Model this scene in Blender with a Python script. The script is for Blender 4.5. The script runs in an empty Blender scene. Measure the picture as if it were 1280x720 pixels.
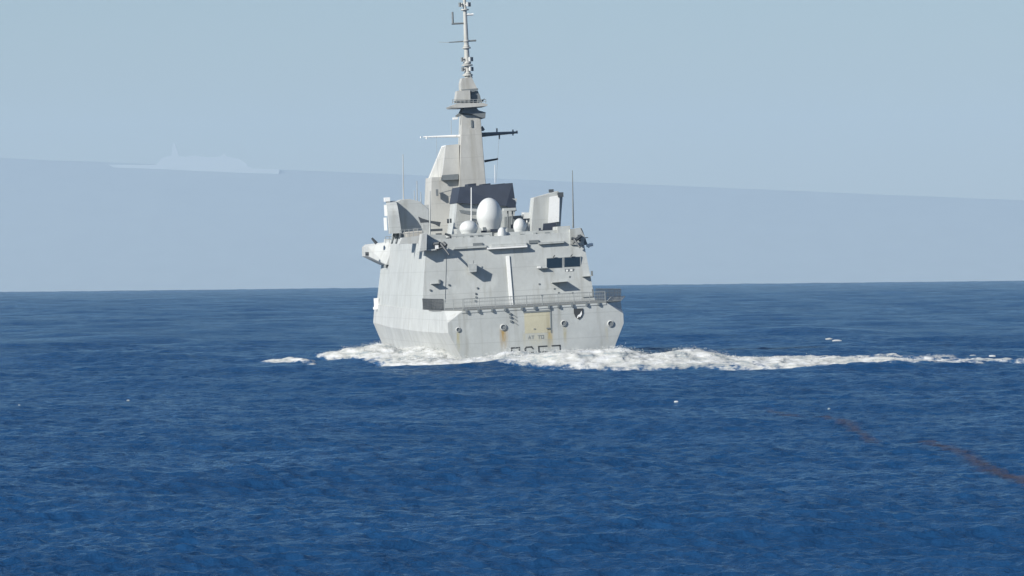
import bpy, bmesh, math, random
import numpy as np
from mathutils import Vector, Matrix, Euler

R = math.radians
rnd = random.Random(7)
sc = bpy.context.scene
COL = sc.collection

# ------------------------------------------------------------------ camera
CAM_H = 8.97
FPX = 7320.0                      # focal length in pixels of the 1280 px wide photograph
CAM_ROLL = R(0.63)
CAM_PITCH = math.atan(-14.0 / FPX)
cam_d = bpy.data.cameras.new('camera')
cam = bpy.data.objects.new('camera', cam_d)
COL.objects.link(cam)
cam.location = (0, 0, CAM_H)
cam.rotation_euler = (R(90) + CAM_PITCH, CAM_ROLL, 0)
cam_d.sensor_width = 36.0
cam_d.lens = 36.0 * FPX / 1280.0
cam_d.clip_start = 1.0
cam_d.clip_end = 150000.0
sc.camera = cam

# ------------------------------------------------------------------ sky, sun, exposure
SUN_TO = Vector((1.40, 1.0, -0.98)).normalized()     # direction the sunlight travels
SUN_EL = math.asin(-SUN_TO.z)
SUN_AZ = math.atan2(-SUN_TO.x, -SUN_TO.y)
world = bpy.data.worlds.new('World')
sc.world = world
world.use_nodes = True
wn = world.node_tree
bg = wn.nodes['Background']
sky = wn.nodes.new('ShaderNodeTexSky')
sky.sky_type = 'NISHITA'
sky.sun_disc = False
sky.sun_elevation = SUN_EL
sky.sun_rotation = SUN_AZ % (2 * math.pi)
sky.air_density = 1.0
sky.dust_density = 0.4
sky.ozone_density = 5.0
wn.links.new(sky.outputs[0], bg.inputs[0])
bg.inputs[1].default_value = 0.062
sun_d = bpy.data.lights.new('sun', 'SUN')
sun_d.energy = 4.7
sun_d.angle = R(0.5)
sun_d.color = (1.0, 0.95, 0.86)
sun = bpy.data.objects.new('sun', sun_d)
sun.rotation_euler = SUN_TO.to_track_quat('-Z', 'Y').to_euler()
sun.location = (0, 0, 300)
COL.objects.link(sun)
vs = sc.view_settings
vs.view_transform = 'Standard'
vs.look = 'None'
vs.gamma = 1.0
vs.exposure = 0.54
vs.use_curve_mapping = False
sc.cycles.max_bounces = 5
sc.cycles.diffuse_bounces = 2
sc.cycles.glossy_bounces = 2
sc.cycles.volume_bounces = 1
sc.cycles.transparent_max_bounces = 48
sc.cycles.use_denoising = True
sc.cycles.caustics_reflective = False

# ------------------------------------------------------------------ small helpers
def tag(o, label=None, cat=None, group=None, kind=None):
    if label: o['label'] = label
    if cat: o['category'] = cat
    if group: o['group'] = group
    if kind: o['kind'] = kind
    return o

def new_mat(name):
    m = bpy.data.materials.new(name)
    m.use_nodes = True
    return m, m.node_tree.nodes, m.node_tree.links, m.node_tree.nodes['Principled BSDF']

def simple_mat(name, col, rough=0.5, metal=0.0, var=0.0, scale=2.0):
    m, n, l, b = new_mat(name)
    b.inputs['Roughness'].default_value = rough
    b.inputs['Metallic'].default_value = metal
    b.inputs['Base Color'].default_value = (*col, 1)
    if var > 0:
        tc = n.new('ShaderNodeTexCoord')
        no = n.new('ShaderNodeTexNoise')
        no.inputs['Scale'].default_value = scale
        no.inputs['Detail'].default_value = 5
        l.new(tc.outputs['Object'], no.inputs['Vector'])
        mx = n.new('ShaderNodeMix'); mx.data_type = 'RGBA'
        mx.inputs['A'].default_value = (*[c * (1 - var) for c in col], 1)
        mx.inputs['B'].default_value = (*[min(1, c * (1 + var)) for c in col], 1)
        l.new(no.outputs['Fac'], mx.inputs['Factor'])
        l.new(mx.outputs['Result'], b.inputs['Base Color'])
    return m

def paint_mat(name, col, rust_streaks=(), rough=0.55):
    """weathered navy paint: blotches, vertical run-off streaks, optional rust streaks (x, ztop, length, half width, strength)"""
    m, n, l, b = new_mat(name)
    b.inputs['Roughness'].default_value = rough
    b.inputs['Specular IOR Level'].default_value = 0.3
    tc = n.new('ShaderNodeTexCoord')
    def noise(scale, detail, sx=1, sy=1, sz=1):
        mp = n.new('ShaderNodeMapping'); mp.inputs['Scale'].default_value = (sx, sy, sz)
        l.new(tc.outputs['Object'], mp.inputs['Vector'])
        t = n.new('ShaderNodeTexNoise'); t.inputs['Scale'].default_value = scale
        t.inputs['Detail'].default_value = detail; t.inputs['Roughness'].default_value = 0.6
        l.new(mp.outputs[0], t.inputs['Vector'])
        return t.outputs['Fac']
    def ramp(fac, p0, p1):
        r = n.new('ShaderNodeMapRange'); r.inputs['From Min'].default_value = p0
        r.inputs['From Max'].default_value = p1; r.inputs['To Min'].default_value = 0
        r.inputs['To Max'].default_value = 1; r.clamp = True
        l.new(fac, r.inputs['Value']); return r.outputs[0]
    def mixc(fac, a, bcol, scale=1.0):
        x = n.new('ShaderNodeMix'); x.data_type = 'RGBA'
        if scale != 1.0:
            s = n.new('ShaderNodeMath'); s.operation = 'MULTIPLY'; s.inputs[1].default_value = scale
            l.new(fac, s.inputs[0]); fac = s.outputs[0]
        l.new(fac, x.inputs['Factor'])
        if isinstance(a, tuple): x.inputs['A'].default_value = (*a, 1)
        else: l.new(a, x.inputs['A'])
        x.inputs['B'].default_value = (*bcol, 1)
        return x.outputs['Result']
    c = mixc(ramp(noise(0.28, 4), 0.38, 0.66), col, tuple(v * 0.86 for v in col))
    c = mixc(ramp(noise(1.0, 5, 1.3, 1.3, 0.09), 0.52, 0.75), c, (col[0] * 0.60, col[1] * 0.57, col[2] * 0.51), 0.65)
    c = mixc(ramp(noise(0.8, 3, 1, 1, 0.5), 0.56, 0.72), c, tuple(min(1, v * 1.12) for v in col), 0.6)
    if rust_streaks:
        sep = n.new('ShaderNodeSeparateXYZ'); l.new(tc.outputs['Object'], sep.inputs[0])
        wob = noise(3.0, 4, 3.0, 1, 0.35)
        for (x0, zt, ln, hw, st, rc) in rust_streaks:
            d = n.new('ShaderNodeMath'); d.operation = 'SUBTRACT'; d.inputs[1].default_value = x0
            l.new(sep.outputs['X'], d.inputs[0])
            ab = n.new('ShaderNodeMath'); ab.operation = 'ABSOLUTE'; l.new(d.outputs[0], ab.inputs[0])
            ax = n.new('ShaderNodeMapRange'); ax.clamp = True
            ax.inputs['From Min'].default_value = hw * 1.5; ax.inputs['From Max'].default_value = hw * 0.3
            l.new(ab.outputs[0], ax.inputs['Value'])
            z1 = n.new('ShaderNodeMapRange'); z1.clamp = True
            z1.inputs['From Min'].default_value = zt + 0.15; z1.inputs['From Max'].default_value = zt - 0.2
            l.new(sep.outputs['Z'], z1.inputs['Value'])
            z2 = n.new('ShaderNodeMapRange'); z2.clamp = True
            z2.inputs['From Min'].default_value = zt - ln; z2.inputs['From Max'].default_value = zt - ln * 0.35
            l.new(sep.outputs['Z'], z2.inputs['Value'])
            p = n.new('ShaderNodeMath'); p.operation = 'MULTIPLY'; l.new(ax.outputs[0], p.inputs[0]); l.new(z1.outputs[0], p.inputs[1])
            q = n.new('ShaderNodeMath'); q.operation = 'MULTIPLY'; l.new(p.outputs[0], q.inputs[0]); l.new(z2.outputs[0], q.inputs[1])
            w = n.new('ShaderNodeMath'); w.operation = 'MULTIPLY'; l.new(q.outputs[0], w.inputs[0]); l.new(ramp(wob, 0.25, 0.6), w.inputs[1])
            c = mixc(w.outputs[0], c, rc, st)
    # weld seams of the plating
    sp_ = n.new('ShaderNodeSeparateXYZ'); l.new(tc.outputs['Object'], sp_.inputs[0])
    for ax, per, wd_ in (('Z', 1.25, 0.035), ('Y', 3.6, 0.06)):
        pp = n.new('ShaderNodeMath'); pp.operation = 'PINGPONG'; pp.inputs[1].default_value = per; l.new(sp_.outputs[ax], pp.inputs[0])
        lt = n.new('ShaderNodeMath'); lt.operation = 'LESS_THAN'; lt.inputs[1].default_value = wd_; l.new(pp.outputs[0], lt.inputs[0])
        c = mixc(lt.outputs[0], c, tuple(v * 0.6 for v in col), 0.35)
    l.new(c, b.inputs['Base Color'])
    bp = n.new('ShaderNodeBump'); bp.inputs['Strength'].default_value = 0.5; bp.inputs['Distance'].default_value = 0.06
    l.new(noise(0.9, 3), bp.inputs['Height']); l.new(bp.outputs[0], b.inputs['Normal'])
    return m

class MB:
    """collects shapes for ONE mesh object"""
    def __init__(self):
        self.bm = bmesh.new()
    def loft(self, rings, cap=True):
        rs = [[self.bm.verts.new(p) for p in ring] for ring in rings]
        k = len(rs[0])
        for a, b in zip(rs[:-1], rs[1:]):
            for i in range(k):
                j = (i + 1) % k
                self.bm.faces.new((a[i], a[j], b[j], b[i]))
        if cap:
            self.bm.faces.new(rs[0][::-1]); self.bm.faces.new(rs[-1])
        return self
    def box(self, c, s):
        x, y, z = c; a, b, d = s[0] / 2, s[1] / 2, s[2] / 2
        return self.loft([[(x - a, y - b, z + q), (x + a, y - b, z + q), (x + a, y + b, z + q), (x - a, y + b, z + q)] for q in (-d, d)])
    def tube(self, p0, p1, r0, r1=None, seg=8):
        r1 = r0 if r1 is None else r1
        p0 = Vector(p0); p1 = Vector(p1); ax = (p1 - p0).normalized()
        u = ax.cross(Vector((0, 0, 1)) if abs(ax.z) < 0.9 else Vector((1, 0, 0))).normalized(); v = ax.cross(u)
        ring = lambda p, r: [p + (u * math.cos(t) + v * math.sin(t)) * r for t in [2 * math.pi * i / seg for i in range(seg)]]
        return self.loft([ring(p0, r0), ring(p1, r1)])
    def lathe(self, c, prof, seg=24):
        return self.loft([[(c[0] + r * math.cos(2 * math.pi * i / seg), c[1] + r * math.sin(2 * math.pi * i / seg), c[2] + z) for i in range(seg)] for r, z in prof])
    def build(self, name, mat, parent=None, smooth=False, bevel=0.0):
        bmesh.ops.recalc_face_normals(self.bm, faces=self.bm.faces)
        me = bpy.data.meshes.new(name)
        self.bm.to_mesh(me); self.bm.free()
        me.materials.append(mat)
        if smooth:
            me.polygons.foreach_set('use_smooth', [True] * len(me.polygons))
        o = bpy.data.objects.new(name, me)
        COL.objects.link(o)
        if parent is not None: o.parent = parent
        if bevel > 0:
            bv = o.modifiers.new('bevel', 'BEVEL'); bv.width = bevel; bv.segments = 2; bv.limit_method = 'ANGLE'
        return o

def vnoise(x, y, seed=0):
    """value noise 0..1"""
    xi = np.floor(x).astype(np.int64); yi = np.floor(y).astype(np.int64)
    fx = x - xi; fy = y - yi
    fx = fx * fx * (3 - 2 * fx); fy = fy * fy * (3 - 2 * fy)
    def h(a, b):
        v = (a * 374761393 + b * 668265263 + seed * 982451653) & 0xFFFFFFFF
        v = ((v ^ (v >> 13)) * 1274126177) & 0xFFFFFFFF
        return ((v ^ (v >> 16)) & 0xFFFF) / 65535.0
    return (h(xi, yi) * (1 - fx) + h(xi + 1, yi) * fx) * (1 - fy) + (h(xi, yi + 1) * (1 - fx) + h(xi + 1, yi + 1) * fx) * fy

def fbm(x, y, octv=4, seed=0):
    s = 0; a = 0.5; t = 0
    for i in range(octv):
        s = s + a * vnoise(x * 2 ** i + 17.3 * i, y * 2 ** i - 9.1 * i, seed + i); t += a; a *= 0.55
    return s / t

# ------------------------------------------------------------------ the sea
rs = np.random.RandomState(11)
WAVES = []
WIND = R(250)
lam = 52.0
while lam > 0.3:
    for _ in range(7):
        L = lam * (2 ** rs.uniform(0, 0.5))
        th = WIND + rs.normal(0, 0.6)
        k = 2 * math.pi / L
        slope = 0.104 if L < 1.2 else (0.052 if L < 2.4 else (0.030 if L < 4 else (0.018 if L < 7 else (0.010 if L < 14 else 0.014))))
        WAVES.append((k * math.cos(th), k * math.sin(th), rs.uniform(0, 6.283), slope / k * rs.uniform(0.6, 1.3), L))
    lam /= 2 ** 0.5

def sea_height(x, y, cell, chop=True):
    z = np.zeros_like(x); dx = np.zeros_like(x); dy = np.zeros_like(x)
    # gusts: the short chop is stronger in some patches than in others
    g = 0.55 + 0.9 * fbm(x / 38.0, y / 75.0, 3, 5)
    for kx, ky, ph, a, L in WAVES:
        att = np.clip(L / (cell * 2.2) - 0.35, 0, 1)
        am = a * att * (g if L < 6 else 1.0)
        p = kx * x + ky * y + ph
        z += am * np.sin(p)
        if chop:
            k = math.hypot(kx, ky); c = am * np.cos(p) * 0.75
            dx += c * kx / k; dy += c * ky / k
    return z, dx, dy

HALF = R(6.2)
core = np.linspace(-HALF, HALF, 560)
side = []; a = HALF; st = core[1] - core[0]
while a < math.pi:
    st *= 1.09; a += st; side.append(a)
side = [s for s in side if s < math.pi - 0.05]
ANG = np.concatenate([-np.array(side[::-1]), core, np.array(side)])
RAD = [3.0]
while RAD[-1] < 110: RAD.append(RAD[-1] * 1.03)
while RAD[-1] < 800: RAD.append(RAD[-1] * 1.00125)
while RAD[-1] < 3000: RAD.append(RAD[-1] * 1.0022)
while RAD[-1] < 11500: RAD.append(RAD[-1] * 1.012)
RAD = np.array(RAD)
rr, aa = np.meshgrid(RAD, ANG, indexing='ij')
gx = rr * np.sin(aa); gy = rr * np.cos(aa)
drow = np.gradient(RAD)[:, None] * np.ones_like(aa)
dcol = np.gradient(ANG)[None, :] * rr
cell = np.where(rr < 1200, np.maximum(drow, dcol), dcol * 2.0)
z, dx, dy = sea_height(gx, gy, cell)
EARTH = 6371000.0
z = z - rr ** 2 / (2 * EARTH)          # the sea curves away below the horizon
V = np.stack([gx + dx, gy + dy, z], -1).reshape(-1, 3)
nr, nc = rr.shape
i0 = (np.arange(nr - 1)[:, None] * nc + np.arange(nc - 1)[None, :]).reshape(-1)
F = np.stack([i0, i0 + 1, i0 + nc + 1, i0 + nc], -1)
# close the fan behind the camera and the small hole under it
j0 = np.arange(nr - 1) * nc
F2 = np.stack([j0 + nc - 1, j0, j0 + nc, j0 + 2 * nc - 1], -1)
F = np.concatenate([F, F2])

def mesh_from_arrays(name, V, F, smooth=True):
    me = bpy.data.meshes.new(name)
    me.vertices.add(len(V)); me.vertices.foreach_set('co', V.astype(np.float32).ravel())
    n = F.shape[1]
    me.loops.add(F.size); me.loops.foreach_set('vertex_index', F.astype(np.int32).ravel())
    me.polygons.add(len(F)); me.polygons.foreach_set('loop_start', np.arange(0, F.size, n, dtype=np.int32))
    me.polygons.foreach_set('use_smooth', np.full(len(F), smooth))
    me.update(calc_edges=True); me.validate()
    return me

def sea_material():
    m, n, l, b = new_mat('sea_water')
    n.remove(b)
    out = n['Material Output']
    dif = n.new('ShaderNodeBsdfDiffuse'); glo = n.new('ShaderNodeBsdfGlossy'); mix = n.new('ShaderNodeMixShader')
    glo.inputs['Roughness'].default_value = 0.11
    glo.inputs['Color'].default_value = (0.72, 0.90, 1.0, 1)
    tc = n.new('ShaderNodeTexCoord')
    def noise(sx, sy, detail, rough=0.6):
        mp = n.new('ShaderNodeMapping'); mp.inputs['Scale'].default_value = (sx, sy, 1)
        mp.inputs['Rotation'].default_value = (0, 0, 0.12)
        l.new(tc.outputs['Object'], mp.inputs['Vector'])
        t = n.new('ShaderNodeTexNoise'); t.inputs['Scale'].default_value = 1
        t.inputs['Detail'].default_value = detail; t.inputs['Roughness'].default_value = rough
        l.new(mp.outputs[0], t.inputs['Vector']); return t.outputs['Fac']
    b1 = n.new('ShaderNodeBump'); b1.inputs['Strength'].default_value = 0.8; b1.inputs['Distance'].default_value = 0.23
    l.new(noise(1.6, 1.6, 3), b1.inputs['Height'])
    b2 = n.new('ShaderNodeBump'); b2.inputs['Strength'].default_value = 0.65; b2.inputs['Distance'].default_value = 0.65
    l.new(noise(0.40, 0.30, 2), b2.inputs['Height']); l.new(b1.outputs[0], b2.inputs['Normal'])
    for sh in (dif, glo): l.new(b2.outputs[0], sh.inputs['Normal'])
    # a wind-roughened sea never turns into a full mirror at grazing angles
    fr = n.new('ShaderNodeFresnel'); fr.inputs['IOR'].default_value = 1.333
    l.new(b2.outputs[0], fr.inputs['Normal'])
    mr = n.new('ShaderNodeMapRange'); mr.inputs['To Min'].default_value = 0.02; mr.inputs['To Max'].default_value = 0.56
    l.new(fr.outputs[0], mr.inputs['Value']); 
    # gusts: rougher and smoother patches of water reflect more or less of the sky
    gu = n.new('ShaderNodeMapRange'); gu.inputs['From Min'].default_value = 0.34; gu.inputs['From Max'].default_value = 0.66
    gu.inputs['To Min'].default_value = 0.70; gu.inputs['To Max'].default_value = 1.25
    l.new(noise(0.045, 0.010, 5, 0.65), gu.inputs['Value'])
    gm = n.new('ShaderNodeMath'); gm.operation = 'MULTIPLY'; gm.use_clamp = True
    l.new(mr.outputs[0], gm.inputs[0]); l.new(gu.outputs[0], gm.inputs[1]); l.new(gm.outputs[0], mix.inputs[0])
    l.new(dif.outputs[0], mix.inputs[1]); l.new(glo.outputs[0], mix.inputs[2]); l.new(mix.outputs[0], out.inputs['Surface'])
    # broad drifts of slightly greener / darker water
    mx = n.new('ShaderNodeMix'); mx.data_type = 'RGBA'
    mx.inputs['A'].default_value = (0.007, 0.040, 0.112, 1); mx.inputs['B'].default_value = (0.009, 0.046, 0.124, 1)
    l.new(noise(0.012, 0.006, 3), mx.inputs['Factor']); l.new(mx.outputs['Result'], dif.inputs['Color'])
    return m

sea = bpy.data.objects.new('water', mesh_from_arrays('water', V, F))
sea.data.materials.append(sea_material())
COL.objects.link(sea)
tag(sea, 'deep blue choppy open sea reaching the horizon', 'sea', kind='structure')

# ------------------------------------------------------------------ cross-fade band, added as a far ridge, and the air in front of it
BAND_Y = 60000.0
def px_world(px, py, dist):
    """point on the photograph's sight line at a given distance"""
    cx = (px - 640) / FPX; cy = (360 - py) / FPX
    r = Vector((math.cos(CAM_ROLL), 0, -math.sin(CAM_ROLL))); u = Vector((math.sin(CAM_ROLL), 0, math.cos(CAM_ROLL)))
    f = Vector((0, math.cos(CAM_PITCH), math.sin(CAM_PITCH)))
    d = r * cx + u * cy + f
    return Vector((0, 0, CAM_H)) + d * (dist / d.y)
cl = px_world(0, 195, BAND_Y); cr = px_world(1280, 248, BAND_Y)
hx = np.linspace(-30000, 30000, 1501)
crest = cl.z + (cr.z - cl.z) * (hx - cl.x) / (cr.x - cl.x)
crest = np.clip(crest, 500, 1650) + 9.0 * (fbm(hx / 600.0, hx * 0, 4, 3) - 0.5)
taper = np.clip((30000 - np.abs(hx)) / 9000, 0, 1)
crest = crest * taper * taper * (3 - 2 * taper) - 20
rows = [(-3500, -300.0), (-1600, 0.45), (0, 1.0), (1500, 0.9), (3000, 0.45), (4500, -300.0)]
HV = []
for oy, fr in rows:
    zz = np.full_like(hx, -300.0) if fr < 0 else crest * fr
    if 0 < fr < 1: zz = zz + 60 * (fbm(hx / 1500.0, hx * 0 + oy, 3, 8) - 0.5)
    HV.append(np.stack([hx, np.full_like(hx, BAND_Y + oy), zz], -1))
HV = np.concatenate(HV); nh = len(hx)
i0 = (np.arange(len(rows) - 1)[:, None] * nh + np.arange(nh - 1)[None, :]).reshape(-1)
HF = np.stack([i0, i0 + 1, i0 + nh + 1, i0 + nh], -1)
fade_band = bpy.data.objects.new('hills', mesh_from_arrays('hills', HV, HF))
fade_band.data.materials.append(simple_mat('crossfade_band_tone', (0.185, 0.215, 0.22), 0.9, 0, 0.2, 0.004))
COL.objects.link(fade_band)
tag(fade_band, 'pale blue band left by a cross-fade, shaped as a far hazy ridge', 'hills', kind='structure')

HAZE_DENSITY = 2.4e-5
hz = MB().box((0, 0, 750), (134000, 134000, 2102))
hm = bpy.data.materials.new('haze'); hm.use_nodes = True
hn = hm.node_tree; hn.nodes.clear()
ho = hn.nodes.new('ShaderNodeOutputMaterial'); pv = hn.nodes.new('ShaderNodeVolumePrincipled')
pv.inputs['Color'].default_value = (0.63, 0.815, 1.0, 1)
pv.inputs['Density'].default_value = HAZE_DENSITY
pv.inputs['Anisotropy'].default_value = 0.0
hn.links.new(pv.outputs[0], ho.inputs['Volume'])
haze = hz.build('haze', hm)
tag(haze, 'thin pale blue sea haze filling the air', 'haze', kind='stuff')

# ------------------------------------------------------------------ very faint ghost of a ship from a cross-fade, added on the band
GY = BAND_Y - 40
ghost = bpy.data.objects.new('crossfade_ship', None)
ghost.location = px_world(240, 214, GY); COL.objects.link(ghost)
tag(ghost, 'very faint pale ghost ship of a cross-fade on the bluish band', 'ship')
M_ghost = simple_mat('crossfade_ship_tone', (0.40, 0.44, 0.45), 0.7)
def gpart(name, pts, dep=160):
    m = MB(); o_ = Vector(ghost.location)
    fr = [px_world(x, y, GY) - o_ for x, y in pts]
    m.loft([[(p.x, -dep / 2, p.z) for p in fr], [(p.x, dep / 2, p.z) for p in fr]])
    return m.build(name, M_ghost, ghost)
gpart('hull', [(136, 206), (190, 206.5), (200, 205), (312, 208.5), (316, 211), (350, 211.5), (348, 219.5), (300, 220), (200, 216.5), (150, 213.6)])
gpart('superstructure', [(196, 206), (202, 198), (212, 195), (230, 196), (244, 194.6), (262, 197), (280, 195), (300, 199), (309, 205), (310, 210)], 120)
gpart('mast', [(214, 196), (216.6, 178), (218.4, 178), (224, 196)], 60)
gpart('mast', [(276, 196), (280, 191), (284, 196)], 60)

# ================================================================== the frigate
YAW, HEEL = R(5.75), R(-2.4)
SHIP_AT = px_world(672.5, 455.5, 600.0); 
SHIP_AT.z = -0.05
ship = bpy.data.objects.new('frigate', None)
ship.location = SHIP_AT; ship.rotation_euler = (0, HEEL, YAW)
COL.objects.link(ship)
tag(ship, 'pale grey navy frigate steaming away, seen from its stern with tall slim mast', 'warship')
SM = Matrix.Translation(SHIP_AT) @ Euler((0, HEEL, YAW)).to_matrix().to_4x4()
SMI = SM.inverted()

def S(px, py, Y):
    """ship coordinates (x starboard, y forward, z up) of a measured point lying in the frame Y metres ahead of the transom"""
    o = SMI @ Vector((0, 0, CAM_H)); d = (SMI @ px_world(px, py, 600.0)) - o
    return o + d * ((Y - o.y) / d.y)
def scale_at(Y): return FPX / (600.0 + Y)

def ex(mb, pts, Y, dep, back=None, dy=None):
    """block whose aft face is the measured polygon at frame Y (dy: lean of each corner forward), dep metres long"""
    fr = []
    for i, p in enumerate(pts):
        q = S(p[0], p[1], Y + (dy[i] if dy else 0)); fr.append(q)
    bk = []
    for i, p in enumerate(back or pts):
        q = S(p[0], p[1], Y)
        bk.append(Vector((q.x, Y + dep, q.z)))
    mb.loft([fr, bk]); return mb
def bx(mb, x0, y0, x1, y1, Y, dep):
    c = S((x0 + x1) / 2, (y0 + y1) / 2, Y); k = scale_at(Y)
    mb.box((c.x, Y + dep / 2, c.z), (abs(x1 - x0) / k, dep, abs(y1 - y0) / k)); return mb
def rod(mb, p0, p1, Y0, Y1, r, r1=None, seg=6):
    mb.tube(S(*p0, Y0), S(*p1, Y1), r, r1, seg); return mb

GREY = (0.44, 0.465, 0.465)
M_paint = paint_mat('navy_grey_paint', GREY)
M_hull = paint_mat('hull_grey_paint', (0.455, 0.475, 0.475))
M_mastp = paint_mat('mast_grey_paint', (0.47, 0.475, 0.455))
M_white = simple_mat('white_paint', (0.78, 0.79, 0.78), 0.45, 0, 0.06, 3)
M_dome = simple_mat('radome_skin', (0.54, 0.56, 0.56), 0.4, 0, 0.04, 2)
M_dark = simple_mat('dark_grey_steel', (0.055, 0.065, 0.075), 0.6, 0, 0.25, 4)
M_mid = simple_mat('mid_grey_steel', (0.16, 0.18, 0.19), 0.6, 0, 0.2, 4)
M_soot = simple_mat('sooty_black_paint', (0.024, 0.034, 0.055), 0.7, 0, 0.3, 1.2)
M_glass = simple_mat('dark_window_glass', (0.012, 0.028, 0.05), 0.12)
M_net = simple_mat('grey_netting', (0.26, 0.28, 0.285), 0.8)
M_ylw = paint_mat('stained_yellowish_paint', (0.46, 0.44, 0.335))
M_deck = simple_mat('deck_grey', (0.14, 0.15, 0.15), 0.8, 0, 0.2, 0.6)
M_mark = simple_mat('black_marking_paint', (0.035, 0.04, 0.045), 0.6)
M_faint = simple_mat('faded_marking_paint', (0.24, 0.26, 0.265), 0.6)

# ---- hull: frames from the transom to the bow
def frame(wl, knuckle, zk, zd, keel):
    t = 0.127
    return [(keel, -2), (wl, 0), (knuckle, zk), (knuckle - t * (zd - zk) * 0.6, zk + (zd - zk) * 0.6), (knuckle - t * (zd - zk), zd)]
FR = [(0.0, [(6.9, -2), (7.35, 0), (9.05, 3.75), (9.05, 4.75), (7.45, 5.9)]),
      (2.4, [(7.1, -2), (7.6, 0), (9.30, 3.70), (9.20, 5.25), (9.12, 5.97)]),
      (15., frame(8.1, 9.50, 3.7, 6.0, 7.5)), (29., frame(8.6, 9.66, 3.7, 6.0, 7.9)),
      (60., frame(9.1, 10.15, 3.9, 6.2, 8.3)), (84., frame(8.7, 10.28, 4.3, 6.4, 7.6)),
      (100, frame(6.1, 8.5, 5.0, 7.6, 5.4)), (115, frame(3.8, 6.6, 5.5, 8.3, 3.0)),
      (130, frame(1.3, 3.4, 6.0, 9.2, 0.9)), (141, [(0.08, -2), (0.15, 0), (0.3, 6.5), (0.35, 8.5), (0.4, 9.8)])]
hb = MB()
rings = []
for Y, pr in FR:
    rings.append([(-x, Y, q) for x, q in pr] + [(x, Y, q) for x, q in pr[::-1]])
hb.loft(rings)
hull = hb.build('hull', M_hull, ship)

def tpoint(px, py): return S(px, py, -0.05)
streaks = []
for px, py, ln, hw, st, rc in ((629, 411, 2.5, 0.34, 1.0, (0.33, 0.22, 0.07)), (572, 415, 2.5, 0.16, 0.9, (0.34, 0.31, 0.17)),
                               (705.5, 408, 2.1, 0.18, 0.85, (0.32, 0.29, 0.17)), (687, 412, 2.0, 0.26, 0.95, (0.35, 0.27, 0.11)),
                               (758, 409, 2.0, 0.16, 0.45, (0.36, 0.33, 0.2)), (671, 416, 1.9, 1.3, 0.5, (0.40, 0.37, 0.24)),
                               (655, 416, 2.2, 0.12, 0.35, (0.36, 0.33, 0.2))):
    q = tpoint(px, py); streaks.append((q.x, q.z, ln, hw, st, rc))
M_trans = paint_mat('transom_grey_paint', (0.42, 0.445, 0.445), streaks)
tb = MB()
pr = FR[0][1]
ring = lambda y: [(-x * 0.998, y, q if q < 5.8 else q - 0.01) for x, q in pr] + [(x * 0.998, y, q if q < 5.8 else q - 0.01) for x, q in pr[::-1]]
tb.loft([ring(-0.06), ring(0.05)])
transom = tb.build('transom', M_trans, ship)
# flight deck sheet
db = MB()
db.loft([[(-7.4, 0.15, q), (7.4, 0.15, q), (9.1, 2.6, q), (9.3, 15, q), (9.2, 27.5, q), (-9.2, 27.5, q), (-9.3, 15, q), (-9.1, 2.6, q)] for q in (5.9, 6.03)])
db.build('flight_deck', M_deck, ship)

# transom fittings
for px, py, r in ((572.5, 412, 0.26), (629, 409, 0.36), (704.5, 404, 0.33), (763, 404.5, 0.36)):
    q = tpoint(px, py)
    f = MB()
    prof = [(r * 0.70, -0.06), (r * 0.98, -0.05), (r * 0.98, 0.10), (r * 0.70, 0.14)]
    rg = []
    for rad, yy in prof:
        rg.append([(q.x + rad * math.cos(t), -0.06 + yy - 0.05, q.z + rad * math.sin(t)) for t in [2 * math.pi * i / 18 for i in range(18)]])
    f.loft(rg, cap=False)
    fo = f.build('fairlead', M_hull, ship, smooth=True)
    g = MB()
    g.loft([[(q.x + r * 0.74 * math.cos(t), yy, q.z + r * 0.74 * math.sin(t)) for t in [2 * math.pi * i / 18 for i in range(18)]] for yy in (-0.085, -0.05)])
    g.build('opening', M_mid, fo)
rd = ex(MB(), [(655, 391.5), (687, 389.5), (688, 415.5), (656, 417)], -0.07, 0.05).build('boat_ramp_door', M_ylw, ship)
bx(MB(), 683, 409.6, 687, 411, -0.18, 0.12).build('hinge', M_mid, rd)
bx(MB(), 667, 410.6, 669, 411.6, -0.13, 0.06).build('hinge', M_mid, rd)
g = MB(); ex(g, [(654, 389.2), (688.6, 387.3), (688.6, 389.2), (654, 391.2)], -0.12, 0.07); ex(g, [(687.6, 389.5), (688.8, 389.5), (689.6, 416), (688.6, 416)], -0.10, 0.05)
g.build('seal', M_mid, rd)
lv = MB()
for k, (px, py) in enumerate(((637.2, 392.0), (637.8, 396.4), (638.4, 401.4))):
    bx(lv, px - 1.2, py - 1.1, px + 1.2, py + 1.1, -0.22, 0.17)
    ex(lv, [(px + 2, py - 0.4), (px + 9.5, py + 4.6), (px + 9.5, py + 5.8), (px + 2, py + 0.8)], -0.075, 0.03)
lv.build('rung', M_mid, ship)
# crest plate
cp = [(717, 386), (728.4, 385.4), (728.8, 391), (727, 396), (723.3, 399.4), (719.4, 396.6), (717.2, 391.5)]
cr_ = ex(MB(), cp, -0.13, 0.07).build('crest_plate', M_mark, ship)
ex(MB(), [(721.0, 397.0), (722.2, 394.0), (724.8, 392.6), (726.8, 388.4), (727.4, 392.6), (725.0, 396.4), (723.0, 395.6), (722.4, 397.8)], -0.16, 0.03).build('emblem', M_white, cr_)

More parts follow.
